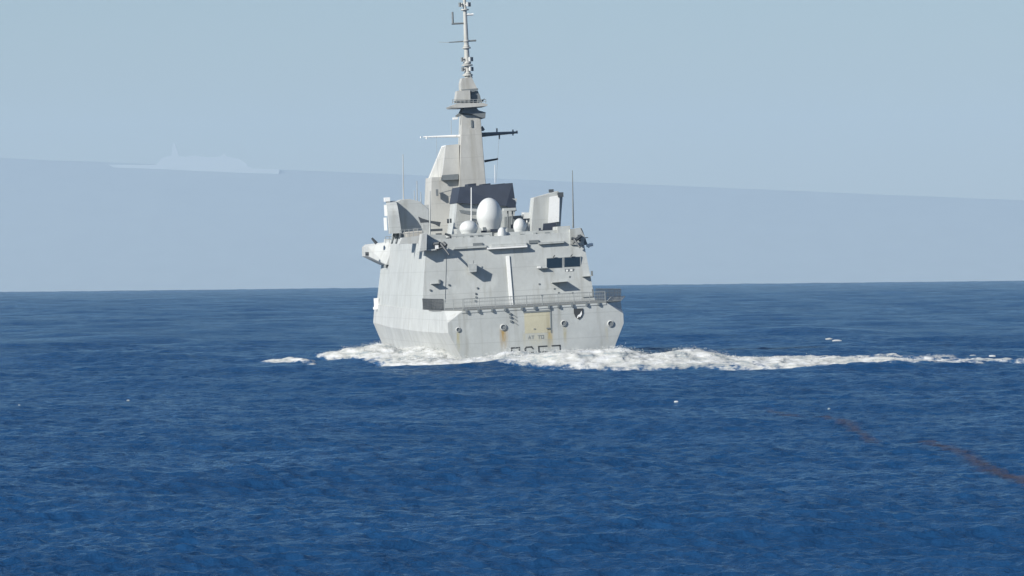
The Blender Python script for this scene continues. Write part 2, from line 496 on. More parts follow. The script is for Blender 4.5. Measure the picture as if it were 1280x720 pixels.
# stroke lettering
GL = {'D': [[(0, 0), (0, 1), (.6, 1), (.6, 0), (0, 0)]], '6': [[(.6, .86), (.5, 1), (.1, 1), (0, .86), (0, 0), (.6, 0), (.6, .55), (0, .55)]],
      '5': [[(.62, 1), (0, 1), (0, .55), (.6, .55), (.6, 0), (0, 0)]], '3': [[(0, 1), (.6, 1), (.6, 0), (0, 0)], [(.1, .52), (.6, .52)]],
      'A': [[(0, 0), (.3, 1), (.6, 0)], [(.12, .4), (.48, .4)]], 'T': [[(0, 1), (.6, 1)], [(.3, 1), (.3, 0)]], 'O': [[(0, 0), (0, 1), (.6, 1), (.6, 0), (0, 0)]]}
def lettering(name, text, px, py, h, w, step, stroke, mat):
    q = tpoint(px, py); m = MB()
    for i, ch in enumerate(text):
        for line in GL.get(ch, []):
            for a, b in zip(line[:-1], line[1:]):
                p0 = Vector((q.x + i * step + a[0] / .6 * w, 0, q.z + (a[1] - 1) * h)); p1 = Vector((q.x + i * step + b[0] / .6 * w, 0, q.z + (b[1] - 1) * h))
                d = (p1 - p0).normalized(); n = Vector((-d.z, 0, d.x)) * stroke / 2; e = d * stroke / 2
                m.loft([[(v.x, yy, v.z) for v in (p0 - e - n, p1 + e - n, p1 + e + n, p0 - e + n)] for yy in (-0.085 - 0.0015 * (i % 2), -0.05)])
    return m.build(name, mat, ship)
lettering('pennant_number', 'D653', 639.2, 435.0, 1.3, 0.80, 1.40, 0.13, M_mark)
lettering('stern_name', 'AT', 660.2, 420.0, 0.30, 0.22, 0.33, 0.07, M_faint)
lettering('stern_name', 'TO', 672.2, 419.4, 0.30, 0.22, 0.33, 0.07, M_faint)

# deck-edge gutter, railing nets
e = MB()
ex(e, [(577, 389.2), (757, 378.4), (757.6, 380.6), (576.6, 391.6)], -0.12, 0.3)
e.build('deck_edge', M_paint, ship)
for px in (583, 598, 615, 631, 652, 668, 686, 698, 715, 733, 748):
    t_ = (px - 577) / 180.0; y = 389.2 - 10.8 * t_
    bx(MB(), px - 1.2, y - 2.2, px + 1.2, y + 2.6, -0.30, 0.2).build('bracket', M_mid, ship)
M_net_dark = simple_mat('dark_netting', (0.055, 0.065, 0.075), 0.8)
def net(path, ztop, lean, name, dens=0.17, mat=None):
    """stanchions, wires and netting along a deck-edge path of (x, y) points"""
    m = MB(); z0 = 6.0
    for (a, b) in zip(path[:-1], path[1:]):
        a = Vector((a[0], a[1], z0)); b = Vector((b[0], b[1], z0)); ln = (b - a).length
        out = Vector((lean, 0, ztop - z0))
        n = max(1, round(ln / 1.55))
        for i in range(n + 1):
            p = a.lerp(b, i / n); m.tube(p, p + out, 0.035, seg=5)
        for f in (0.04, 0.35, 0.68, 1.0):
            m.tube(a + out * f, b + out * f, 0.022 if f < 1 else 0.032, seg=4)
        n = int(ln / dens)
        for i in range(n):
            p = a.lerp(b, (i + .5) / n); m.tube(p, p + out, 0.012, seg=3)
        if dens < 0.4:
            for f in np.linspace(0.12, 0.92, 6):
                m.tube(a + out * f, b + out * f, 0.008, seg=3)
    return m.build(name, mat or M_net, ship)
net([(-7.3, 0.2), (7.3, 0.2)], 7.12, 0.0, 'safety_net')
net([(-7.4, 0.3), (-9.1, 2.6)], 7.12, 0.0, 'safety_net')
net([(-9.1, 2.7), (-9.25, 15), (-9.2, 26.6)], 7.18, -0.05, 'safety_net', 0.3, M_net_dark)
net([(7.4, 0.3), (9.15, 2.8)], 6.5, 0.5, 'safety_net', 0.2)
net([(9.2, 3.2), (9.3, 15), (9.3, 26.6)], 7.25, 0.12, 'safety_net', 0.4, M_net_dark)

# ---- superstructure with the hangar
sb = MB()
ZB, ZT = 5.85, 13.45
bot = [(-9.34, 27.0), (9.34, 27.0), (9.95, 83), (7.4, 98), (-7.4, 98), (-9.95, 83)]
top = [(-8.37, 28.0), (8.37, 28.0), (8.65, 82), (6.4, 94), (-6.4, 94), (-8.65, 82)]
sb.loft([[(x, y, ZB) for x, y in bot], [(x, y, ZT + (0.0 if y < 50 else 0.5)) for x, y in top]])
sup = sb.build('superstructure', M_paint, ship)
def wallY(py):           # frame of the leaning hangar wall at a picture height
    return 27.0 + max(0, min(1, (386 - py) / 88.0)) * 1.0
# hangar door seams
for x in (556, 722):
    sm = MB(); rod(sm, (x + (2 if x < 640 else -2), 312), (x, 378), wallY(312) - .02, wallY(378) - .02, 0.02)
    sm.build('seam', M_faint, ship)
ex(MB(), [(632.4, 320), (636.6, 319.7), (641.6, 381), (637.2, 381.3)], 27.0, 1.3, dy=[wallY(320) - 27.16, wallY(320) - 27.16, wallY(381) - 27.16, wallY(381) - 27.16],
   back=[(632.4, 320), (636.6, 319.7), (641.6, 381), (637.2, 381.3)]).build('centre_line_marking', M_white, ship)
for x0, x1, y0, y1 in ((683.3, 702.4, 322.8, 335.4), (705.2, 724.8, 321.6, 333.8)):
    f = ex(MB(), [(x0 - 1, y0 - .8), (x1 + 1, y0 - 1.6), (x1 + 1, y1 + .2), (x0 - 1, y1 + 1.2)], wallY(328) - 0.16, 0.5).build('window', M_paint, ship)
    ex(MB(), [(x0, y0 + .2), (x1, y0 - .6), (x1, y1 - .8), (x0, y1)], wallY(328) - 0.175, 0.05).build('pane', M_glass, f)
    rod(MB(), (x0 + 8, y0 - 1), (x0 + 10, y0 - 3.6), 27.4, 27.3, 0.06).build('wiper', M_dark, f)
b = MB(); bx(b, 706, 336.0, 717.5, 340.2, wallY(338) - .1, .4); b.build('signal_panel', M_mid, ship)
for q in ((707.5, 337.0, 710, 339.4), (712.5, 336.6, 715.5, 338.8)):
    bx(MB(), *q, wallY(338) - .14, .1).build('signal_light', M_white, ship)
# angled shelves and deflectors on the hangar wall
def shelf(pts, proud, name='shelf'):
    m = MB()
    a, b_ = S(*pts[0], wallY(pts[0][1])), S(*pts[1], wallY(pts[1][1]))
    Y = wallY(pts[0][1])
    th = 0.10
    m.loft([[(a.x, Y + .4, a.z), (b_.x, Y + .4, b_.z), (b_.x, Y - proud, b_.z - 0.03), (a.x, Y - proud, a.z - 0.03)],
            [(a.x, Y + .4, a.z - th), (b_.x, Y + .4, b_.z - th), (b_.x, Y - proud, b_.z - 0.03 - th * .5), (a.x, Y - proud, a.z - 0.03 - th * .5)]])
    return m.build(name, M_paint, ship)
shelf([(538.0, 354.2), (549.0, 353.4)], 0.62)
bx(MB(), 548.2, 349.4, 550.4, 354, wallY(352) - .2, .5).build('lamp', M_mid, ship)
shelf([(688.5, 352.5), (708.0, 351.0)], 1.05)
shelf([(671.0, 334.5), (684.0, 334.2)], 0.5)
bx(MB(), 672, 333, 676, 335.6, wallY(334) - .5, .7).build('camera_housing', M_white, ship)
shelf([(727.0, 345.0), (739.5, 344.2)], 0.62)
shelf([(728.0, 370.6), (741.0, 369.6)], 0.22)
m = MB(); bx(m, 739.2, 338.6, 741.0, 345.0, wallY(342) - .5, .6); m.build('upright', M_mid, ship)
m = MB(); bx(m, 740.0, 361.2, 742.0, 370, wallY(366) - .25, .4); m.build('upright', M_mid, ship)
# floodlight box with tapered sides
m = MB(); Yw = wallY(333)
ex(m, [(584.4, 329.8), (596.2, 329.2), (595.8, 339.8), (586.6, 340.8)], Yw - 1.15, 1.4, back=[(586, 331), (596, 331), (596, 339), (588, 340)])
fl = m.build('floodlight', M_paint, ship, bevel=0.03)
rod(MB(), (591.4, 330), (591.8, 325.6), Yw - .6, Yw - .6, 0.05).build('aerial', M_mid, fl)
for px, py in ((594.5, 367), (594.8, 371.5), (593.8, 376), (596.6, 360), (674, 355), (693, 361), (677, 369), (698, 366), (712, 346), (715.5, 366), (561, 356), (537.6, 362.5)):
    bx(MB(), px - .9, py - 1.0, px + .9, py + 1.0, wallY(py) - .12, .3).build('fitting', M_mid, ship)

# roof-edge bars above the hangar door
def bar(x0, y0, x1, y1, hgt, proud, mat=M_paint, name='light_bar'):
    Y = 28.0
    return ex(MB(), [(x0, y0), (x1, y1), (x1, y1 + hgt), (x0, y0 + hgt)], Y - proud, proud + .25).build(name, mat, ship)
bar(568, 309.0, 608, 306.6, 2.6, 0.40)
bar(614, 305.6, 658, 303.0, 3.4, 0.45)
bar(609, 309.6, 659, 306.6, 2.2, 0.75, M_white)
bar(673, 303.2, 705, 301.0, 2.4, 0.50)
bar(561, 306.0, 735, 296.4, 1.0, 0.08, M_mid)
for px in (594, 600, 664, 670):
    bx(MB(), px - 3, 303.8 - (px - 594) * .05, px + 3, 307.6 - (px - 594) * .05, 27.75, .4).build('junction_box', M_mid, ship)

# ---- roof deckhouses
m = MB(); ex(m, [(561, 293), (615, 290.4), (614.6, 304), (560, 306.6)], 29.5, 5.0); m.build('deckhouse', M_paint, ship)
m = MB(); ex(m, [(624, 290.6), (712, 286.8), (713, 300), (624, 304)], 29.0, 6.0); m.build('deckhouse', M_paint, ship)
m = MB(); ex(m, [(697, 283.2), (712.5, 282.0), (713.0, 298.8), (696, 300)], 28.6, 5.0); m.build('locker', M_paint, ship)
m = MB(); ex(m, [(571, 286), (634, 284), (634, 295), (571, 297)], 35.5, 4.0); m.build('deckhouse', M_paint, ship)
ex(MB(), [(613.2, 286.4), (622, 286), (622.4, 289.6), (613.4, 290)], 33.5, .5).build('vent', M_soot, ship)
ex(MB(), [(601.6, 288.4), (608.6, 288.0), (608.4, 290.6), (601.6, 290.8)], 33.3, .5).build('vent', M_soot, ship)
def lathe_px(name, cx, ytop, ybot, rpx, Y, mat, ball=1.0, parent=ship):
    k = scale_at(Y); top_ = S(cx, ytop, Y); bot_ = S(cx, ybot, Y); r = rpx / k; H = (top_ - bot_).length
    prof = [(r * 0.72, -0.3), (r * 0.78, 0.0)]
    for i in range(1, 15):
        t = -0.62 + (math.pi / 2 + 0.62) * i / 14.0
        prof.append((max(r * math.cos(t), 0.003), H * 0.40 + (H * 0.60 if t > 0 else H * 0.46) * math.sin(t)))
    return MB().lathe(bot_, prof, 32).build(name, mat, parent, smooth=True)
lathe_px('radome', 612.4, 247.2, 286, 16.2, 36.0, M_dome)
lathe_px('radome', 586.0, 275.6, 292.5, 11.6, 32.0, M_dome)
lathe_px('radome', 650.0, 272.8, 291, 8.2, 31.5, M_dome)
lathe_px('radome', 627.6, 284, 300, 5.6, 28.9, M_dome)
m = MB(); ex(m, [(616, 283), (623, 282.8), (623, 287.5), (616, 287.8)], 36.2, .4); m.build('equipment_box', M_mid, ship)

# ---- funnel: pale casing, sooty top with a leaning cap
m = MB(); ex(m, [(571.5, 252), (646, 248), (640, 290), (567, 294)], 44.6, 8.5); fu = m.build('funnel', M_paint, ship)
m = MB(); ex(m, [(574.6, 233.6), (640.6, 228.6), (645.6, 263.6), (632, 257.6), (571.0, 253.6)], 44.1, 9.4, dy=[1.3, 1.3, 0, 0, 0]); m.build('sooty_cap', M_soot, fu)
m = MB()
for x in (590, 608, 626):
    ex(m, [(x - 5, 230), (x + 5, 229), (x + 5, 234), (x - 5, 235)], 47, 4)
m.build('exhaust_pipe', M_soot, fu)
# platform on legs and clutter to starboard of the funnel
m = MB(); ex(m, [(629.6, 260.4), (644.6, 259.6), (644.8, 263.0), (629.6, 263.8)], 40.5, 2.0); pl = m.build('platform', M_paint, ship)
for x in (634.6, 640.4):
    rod(MB(), (x, 263.4), (x - .4, 285), 40.9, 40.9, 0.09).build('leg', M_mid, pl)
m = MB(); ex(m, [(631.6, 271), (664, 268), (664, 290), (631.6, 291)], 43.0, 3.0); m.build('deckhouse', M_mid, ship)
m = MB(); bx(m, 655, 265.6, 664, 273.0, 38.0, 1.0); rod(m, (652, 268), (656, 268), 38.3, 38.3, .25); rod(m, (659, 273), (658, 288), 38.5, 38.5, .12)
m.build('director', M_dome, ship)
m = MB(); ex(m, [(575, 262.4), (596, 264.6), (600, 268.0), (590, 269.0), (577, 266.4)], 42.6, 1.2); m.build('boom', M_mid, ship)
rod(MB(), (589.0, 234.4), (589.0, 290), 39.5, 39.5, 0.055, 0.085).build('pole', M_white, ship)

# ---- satellite housings: curved cowls either side
def cowl(name, outline, wall, Y, dep, fin, fin_dep, fin_w):
    m = MB(); ex(m, wall, Y, dep); o = m.build(name, M_paint, ship, bevel=0.06)
    return o
cw = cowl('antenna_cowl', None, [(495, 253), (500, 249.4), (512, 248.6), (525, 252), (536, 262), (537, 296), (492, 299), (494.6, 270)], 40.0, 3.2, None, 0, 0)
# side fin that stands aft of the cowl, with a rounded lower corner profile (its shadow falls on the cowl)
fx0, fx1 = S(481.5, 270, 40.0).x, S(496.0, 270, 40.0).x
ztop, zbot = S(490, 250.5, 40).z, S(490, 292.0, 40).z
zpy = lambda py: S(490, py, 40).z
prof = [(0.15, zpy(251.2)), (-0.3, zpy(252.2)), (-0.75, zpy(254.2)), (-1.05, zpy(256.8)), (-1.3, zpy(260.0)), (-1.47, zpy(264.0)), (-1.55, zpy(269.0)), (-1.57, zpy(276)), (-1.57, zbot), (0.15, zbot)]
m = MB()
lean = lambda zz: (zz - zbot) / (ztop - zbot)
m.loft([[(fx0 + 0.15 + 0.12 * (1 - lean(q)), 40.0 + y, q) for y, q in prof], [(fx1 - 0.32 * lean(q) + 0.28, 40.0 + y, q) for y, q in prof]])
m.build('side_fin', M_paint, cw)
m = MB(); bx(m, 480.6, 246.8, 487.4, 252, 39.5, 1.2); m.build('lamp_box', M_white, cw)
m = MB(); bx(m, 480.8, 256, 483.6, 270, 39.8, .8); bx(m, 480.4, 272, 483.6, 288, 39.8, .8); m.build('ladder_rail', M_white, cw)
for x in (490.6, 496.0, 502):
    rod(MB(), (x - 1, 304), (x + 2.5, 289), 39.0, 40.4, 0.12).build('strut', M_mid, cw)
cr2 = ex(MB(), [(667, 247.0), (697, 238.6), (703.6, 243.0), (702.0, 262), (700.4, 287.5), (663.6, 290), (664.6, 270)], 36.0, 3.4).build('antenna_cowl', M_paint, ship, bevel=0.06)
m = MB(); ex(m, [(686.6, 246), (699.4, 244), (698.6, 277), (684.6, 279)], 35.3, .9, back=[(690.6, 246), (701.4, 244), (700.6, 277), (689.6, 279)]); m.build('side_fin', M_white, cr2)  # white colour paints in the sunlit strip of this cowl
bx(MB(), 697.4, 240.4, 704.2, 246.2, 35.0, .8).build('lamp_box', M_dark, cr2)
bx(MB(), 686.2, 236.6, 692, 240.6, 36.5, .5).build('lamp_box', M_dark, cr2)
m = MB(); ex(m, [(679.4, 279.4), (695.0, 278.2), (693.2, 287.6), (678.6, 288.6)], 34.2, .5); bx(m, 673.6, 285, 676, 288.6, 34.2, .4); bx(m, 675, 287, 690, 289, 34.0, .4)
m.build('equipment_rack', M_soot, ship)

# ---- gun sponson and mid-ship wing on the port side
m = MB(); ex(m, [(459.6, 308.5), (463.5, 305.0), (494, 301.4), (500, 330), (482.6, 331.0), (459.8, 320.0)], 72.0, 9.0, dy=[5, 5, 0, 0, 0, 5]); sp = m.build('bridge_wing', M_hull, ship)
rod(MB(), (464.6, 297.6), (470.6, 304.4), 73, 73, 0.13, 0.22).build('searchlight', M_dark, sp)
rod(MB(), (456.6, 317.4), (460.8, 317.4), 73, 73, 0.25).build('side_lamp', M_dark, sp)
m = MB(); rod(m, (482.6, 330.5), (481.6, 334.5), 73, 73, .25); m.build('fender', M_mid, sp)
m = MB(); m.box((-10.1, 80.0, 6.6), (.5, .8, 1.1)); m.box((-10.15, 79.7, 6.0), (.7, .8, .3)); m.build('hull_fitting', M_white, ship)

# ---- remote guns on the hangar roof corners
def gun(name, plat, shield, gp, Y):
    o = ex(MB(), plat, Y, 2.8).build('gun_platform', M_paint, ship)
    s_ = ex(MB(), shield, Y - .1, 2.2).build('gun_shield', M_white if gp == 0 else M_paint, o)
    return o
m = MB(); ex(m, [(527.6, 292.6), (533.6, 291.0), (533.0, 312.6), (524.6, 314.4)], 26.6, 3.2); w1 = m.build('gun_platform', M_hull, ship)
ex(MB(), [(533, 293.0), (556, 293.4), (556.4, 306), (533, 308.6)], 28.8, 2.2).build('gun_shield', M_paint, w1)
ex(MB(), [(524, 313.0), (552.6, 310.4), (552.6, 312.0), (524, 314.6)], 26.9, 1.5).build('platform_floor', M_paint, w1)
g1 = MB()
rod(g1, (541, 305.6), (549, 304.4), 27.2, 27.0, .22); rod(g1, (547, 310.6), (550.6, 303), 27.0, 27.2, .16)
rod(g1, (551, 304.6), (561.4, 318.6), 26.9, 25.9, .14, .09); rod(g1, (545.6, 311.6), (553, 309.4), 27.0, 26.9, .15); rod(g1, (554, 303.6), (557.6, 307), 27.1, 26.8, .2)
g1.build('machine_gun', M_dark, w1)
bx(MB(), 544, 306.6, 548, 311, 26.8, .6).build('ammunition_box', M_white, w1)
m = MB()
for x, y0, y1 in ((559, 297, 306), (562.4, 294.6, 306.2), (565.4, 299, 306)):
    rod(m, (x, y0), (x + .4, y1), 28.4, 28.4, .17)
rod(m, (556, 292.4), (563, 294.4), 28.4, 28.4, .14)
m.build('rack', M_dark, ship)
w2 = ex(MB(), [(712.4, 286.8), (725, 284.6), (731.4, 297), (728.6, 306.4), (712.6, 305.6)], 27.6, 2.6).build('gun_platform', M_paint, ship)
ex(MB(), [(725.6, 285.0), (727.0, 285.2), (734.6, 306.0), (729.2, 306.4)], 28.4, 2.4).build('gun_shield', M_mid, w2)
g2 = MB()
rod(g2, (720, 299.6), (726, 294.6), 26.9, 27.1, .2); rod(g2, (717.6, 299), (725, 309.6), 26.9, 26.2, .13, .09); rod(g2, (714, 298), (718.6, 299), 27, 27, .18); rod(g2, (716, 304.6), (720, 299.6), 27, 27, .11)
bx(g2, 722.4, 293.4, 726.4, 297.6, 27.1, .5); bx(g2, 723.6, 299.4, 726, 301.4, 27.1, .5)
g2.build('machine_gun', M_dark, w2)
m = MB(); rod(m, (733, 307), (741, 305.6), 28.5, 28.5, .2); rod(m, (735, 309), (740, 304.4), 28.4, 28.6, .12); m.build('life_ring_rack', M_white, ship)
rod(MB(), (715.4, 213), (716.4, 285), 29.6, 29.6, 0.035, 0.11).build('whip_antenna', M_mid, ship)
# port-side roof boxes beside the cowl
ex(MB(), [(506, 290.0), (529, 288.0), (529, 296), (509, 299)], 34.0, 2.6).build('canvas_cover', simple_mat('canvas', (0.38, 0.37, 0.34), .85, 0, .15, 3), ship, bevel=.12)
ex(MB(), [(503, 297), (530, 294), (527, 304), (499, 305)], 30.6, 3).build('deckhouse', M_hull, ship)
rod(MB(), (537.4, 238.6), (537.2, 297), 34.6, 34.6, 0.05, 0.10).build('pole', M_paint, ship)
m = MB(); ex(m, [(523.0, 270.8), (527.6, 273.0), (536, 275.6), (551, 277.6), (549.4, 283.4), (544, 280.4), (535, 278.0), (526, 278.6)], 38.0, .5); m.build('crane_arm', M_dark, ship)
bx(MB(), 538, 286.0, 553, 289.0, 36, 1.2).build('equipment_box', M_dark, ship)
bx(MB(), 545, 291.6, 552, 294, 33, .6).build('equipment_box', M_dark, ship)
m = MB(); bx(m, 559, 273.6, 561.2, 279, 41.5, .4); bx(m, 562.4, 273.2, 564.4, 278.6, 41.5, .4); m.build('bracket', M_dark, ship)

# guard rails along the roof edge and on the roof deckhouses
def rail(pts, Y, hpx, n, mat=None):
    m = MB()
    for (a, b) in zip(pts[:-1], pts[1:]):
        for i in range(n + 1):
            t = i / n; x = a[0] + (b[0] - a[0]) * t; y = a[1] + (b[1] - a[1]) * t
            rod(m, (x, y), (x - .2, y - hpx), Y, Y, .035, seg=4)
        for f in (.5, 1.0):
            rod(m, (a[0] - .2 * f, a[1] - hpx * f), (b[0] - .2 * f, b[1] - hpx * f), Y, Y, .028, seg=4)
    return m.build('guard_rail', mat or M_net, ship)
rail([(562, 305.4), (613, 302.6)], 28.3, 9.5, 6)
rail([(571, 285.4), (596, 284.6)], 36.0, 8, 4)
rail([(500, 297), (528, 294.6)], 31.0, 9, 5)
rail([(482, 304), (500, 302)], 60.0, 8, 4)
for px, py, w, h_, Y, mt in ((600, 297, 5, 6, 29.2, M_mid), (640, 296, 7, 5, 28.8, M_paint), (653, 294.5, 5, 4, 28.8, M_mid), (668, 293.5, 4, 6, 28.8, M_paint), (684, 292.5, 6, 4, 28.8, M_mid),
                             (577, 299, 6, 5, 29.2, M_paint), (589, 298, 3, 7, 29.2, M_mid), (606, 286, 5, 4, 35, M_mid), (641, 283, 4, 5, 36, M_dark), (520, 287, 5, 4, 36, M_mid), (531, 284, 5, 6, 36.5, M_paint)):
    bx(MB(), px - w / 2, py - h_ / 2, px + w / 2, py + h_ / 2, Y, .6).build('roof_fitting', mt, ship)

# ---- mast: sail-like lower block, tall pylon, platforms, pole
lower = ex(MB(), [(540.0, 221.5), (573.5, 221), (571.5, 294), (536.5, 297)], 57.5, 8.5).build('mast_base', M_mastp, ship)
# the sail: port panel turned towards the quarter
def P3(px, py, Y): return S(px, py, Y)
a0, a1, a2 = P3(552.6, 182.6, 65.5), P3(557.2, 181.6, 57.2), P3(574.0, 180.0, 57.2)
b0, b1, b2 = P3(535.2, 225.4, 65.5), P3(552.0, 225.2, 57.0), P3(573.6, 223.6, 57.0)
m = MB()
bk = lambda p, yy: Vector((p.x, yy, p.z))
m.loft([[b0, b1, b2, bk(b2, 67), bk(b0, 67)], [a0, a1, a2, bk(a2, 66.6), bk(a0, 66.6)]])
sail = m.build('port_sail', M_mastp, lower)
nrm = (b1 - b0).cross(a0 - b0).normalized(); nrm = nrm if nrm.y < 0 else -nrm
m = MB(); m.loft([[p + nrm * .03 for p in (b0, b1, a1, a0)], [p - nrm * .02 for p in (b0, b1, a1, a0)]])
m.build('sunlit_panel', M_white, sail)  # white colour stands in for sunlight on the port face
ex(MB(), [(552.4, 219.0), (572.6, 217.4), (572.6, 224.4), (550.6, 225.6)], 56.9, .12).build('ledge_shade_strip', M_mid, lower)  # dark strip painting the shadow under the ledge
m = MB(); rod(m, (548.6, 241.6), (568, 236.6), 56.6, 56.6, .05); bx(m, 545.0, 236.6, 547.8, 245, 56.8, .4); m.build('handrail', M_mid, lower)
ex(MB(), [(561, 246), (573, 237), (573, 243.6), (566, 244.4)], 56.4, .6).build('gusset', M_mid, lower)
bx(MB(), 562, 261.6, 567.6, 263.6, 57, .4).build('fitting', M_dark, lower)
pylon = ex(MB(), [(577.0, 143.0), (600.4, 143.4), (607.4, 232), (609.4, 292), (568.5, 294), (573.6, 232)], 56.6, 5.0,
           back=[(579.0, 143.0), (598.4, 143.4), (605.4, 232), (607.4, 292), (570.5, 294), (575.6, 232)]).build('mast_pylon', M_mastp, ship, bevel=0.05)
bx(MB(), 588.4, 150, 590.6, 159, 56.5, .2).build('ladder', M_mid, pylon)
# yardarms
def yard(x0, y0, x1, y1, r0, r1, mat, posts=()):
    o = rod(MB(), (x0, y0), (x1, y1), 58.5, 58.5, r0, r1, 8).build('yardarm', mat, pylon)
    for (px, ya, yb) in posts:
        rod(MB(), (px, ya), (px, yb), 58.5, 58.5, .09).build('aerial', mat, o)
yard(578, 170.0, 529, 171.2, .16, .07, M_white, ((533, 170, 174), (526, 170.6, 172.6)))
yard(600, 168.6, 647, 165.4, .26, .12, M_mid, ((641, 162, 169.4), (621, 160.4, 167), (624, 167, 174), (646, 163.4, 167)))  # starboard yard: its shadow is put into the darker grey
yard(605.4, 201.6, 622, 198.8, .14, .10, M_dark, ((621.6, 197.4, 200),))
ex(MB(), [(600.2, 161.4), (603.2, 157.6), (606.0, 162.0), (604.6, 163.6), (600.6, 163.6)], 57.4, 1.0).build('lamp', M_mid, pylon)
yard(560, 203.0, 576, 202.4, .10, .08, M_white)
rod(MB(), (618.4, 206), (618.6, 229), 48, 48, .04).build('aerial', M_white, pylon)
rod(MB(), (563.6, 150), (564, 168), 58, 58, .03).build('aerial', M_paint, pylon)
# head of the pylon
ex(MB(), [(581.0, 133.4), (594.0, 133.0), (598.4, 138.0), (607.0, 140.4), (606.4, 147.6), (600, 146.6), (590.0, 142.6), (577.0, 141.4)], 56.2, 4.6).build('mast_collar', M_mid, pylon)  # darker grey carries the shade on this side of the mast
m = MB(); ex(m, [(569.6, 144.4), (578, 138.4), (579.0, 142), (571.6, 147.0)], 57, 1); m.build('camera_housing', M_mid, pylon)
bx(MB(), 566.4, 146.6, 572, 149.2, 57, .9).build('camera_housing', M_white, pylon)
plat = ex(MB(), [(563.6, 132.6), (572, 129.0), (604, 128.6), (609.6, 130.8), (608.6, 132.4), (596, 133.4), (578, 134.6), (565, 134.6)], 55.6, 6.4).build('mast_platform', M_mastp, pylon)
m = MB(); ex(m, [(571.4, 113.6), (587.4, 112.6), (588.0, 126.4), (569.4, 127.8)], 56.4, 4.2, back=[(573, 113), (586, 112.6), (587, 126.4), (571, 127.8)]); m.build('sensor_house', M_mastp, plat)
m = MB(); ex(m, [(588.2, 115.0), (597, 113.4), (600.0, 119.6), (601.6, 127.4), (588.2, 129.2)], 56.9, 3.8); m.build('sensor_house', M_mid, plat)  # starboard half of the house, shade painted in as darker grey
ex(MB(), [(568.4, 126.0), (590, 125.4), (588, 129), (569.4, 128.0)], 56.0, 1.4).build('lip', M_mid, plat)
rod(MB(), (600.6, 127.6), (605.6, 123.6), 57.5, 57.5, .16, .05).build('aerial', M_mid, plat)
neck = ex(MB(), [(577.6, 97.6), (589.4, 96.6), (596.4, 110.6), (595, 112.0), (576.4, 113.8), (576.0, 104)], 57.0, 2.8).build('mast_neck', M_mastp, pylon)
ex(MB(), [(576.4, 112.0), (597.4, 110.2), (597.4, 112.8), (590, 115.4), (579, 114.0)], 56.7, 3.0).build('lip', M_mid, neck)
rod(MB(), (588, 93), (589.6, 98), 57.6, 57.6, .16, .1).build('bracket', M_mid, neck)
# pole with its rings of small aerials
pole = rod(MB(), (580.2, -6), (584.6, 98), 58.3, 58.3, .17, .34, 12).build('topmast', M_mastp, pylon, smooth=False)
def ring(py, rpx, hpx, name='antenna_ring', mat=M_mastp):
    cx = 580.2 + (py + 6) / 104.0 * 4.4; c = S(cx, py, 58.3); k = scale_at(58); r = rpx / k; hh = hpx / k
    return MB().lathe(c, [(r * .9, -hh / 2), (r, -hh / 4), (r, hh / 4), (r * .9, hh / 2)], 16).build(name, mat, pole)
for py, rp, hp in ((94, 6.4, 2.4), (91.6, 4.5, 2.2), (81.6, 7.0, 1.8), (78.6, 5.0, 3.0), (65, 3.2, 6), (60.0, 5.4, 1.8), (58, 3.8, 3), (45.6, 2.6, 7), (12.2, 5.0, 1.8), (51.6, 4, 1.6)):
    ring(py, rp, hp)
for py in (86.4, 74.2, 5.8):
    cx = 580.2 + (py + 6) / 104.0 * 4.4; c = S(cx, py, 58.3); k = scale_at(58)
    for i in range(4):
        t = i * math.pi / 2 + 0.45; rr_ = 7.0 / k
        p = c + Vector((math.cos(t) * rr_, math.sin(t) * rr_, 0))
        pa = MB().tube(c, p, .06, seg=5)
        pa.tube(p + Vector((0, 0, -2.6 / k)), p + Vector((0, 0, 2.6 / k)), 1.7 / k, seg=8)
        pa.build('dipole', M_mid if i in (0, 2) else M_dome, pole)
yd = rod(MB(), (595.0, 50.6), (561, 53.0), 58.3, 58.3, .12, .06).build('yardarm', M_mid, pole)
rod(MB(), (561, 53), (548, 52.6), 58.3, 58.3, .03, .02).build('wire', M_paint, yd)
yd = rod(MB(), (582, 29.0), (564.4, 29.8), 58.3, 58.3, .12, .12).build('yardarm', M_mid, pole)
rod(MB(), (565.4, 15.0), (566, 29.8), 58.3, 58.3, .12, .12).build('aerial', M_mid, yd)
rod(MB(), (583, 18.4), (591.6, 18.0), 58.3, 58.3, .16, .14).build('yardarm', M_white, pole)
# whip aerials by the port cowl
for px, y0, y1, r in ((503.6, 193, 250, .035), (517.6, 238, 262, .03), (521.0, 226, 262, .03), (525.8, 240, 262, .03)):
    rod(MB(), (px, y0), (px + .6, y1), 43, 43, r, r * 2.0, 5).build('whip_antenna', M_mastp, ship)
m = MB(); bx(m, 515, 256.6, 536, 262, 43, 1.5); m.build('aerial_base', M_paint, ship)

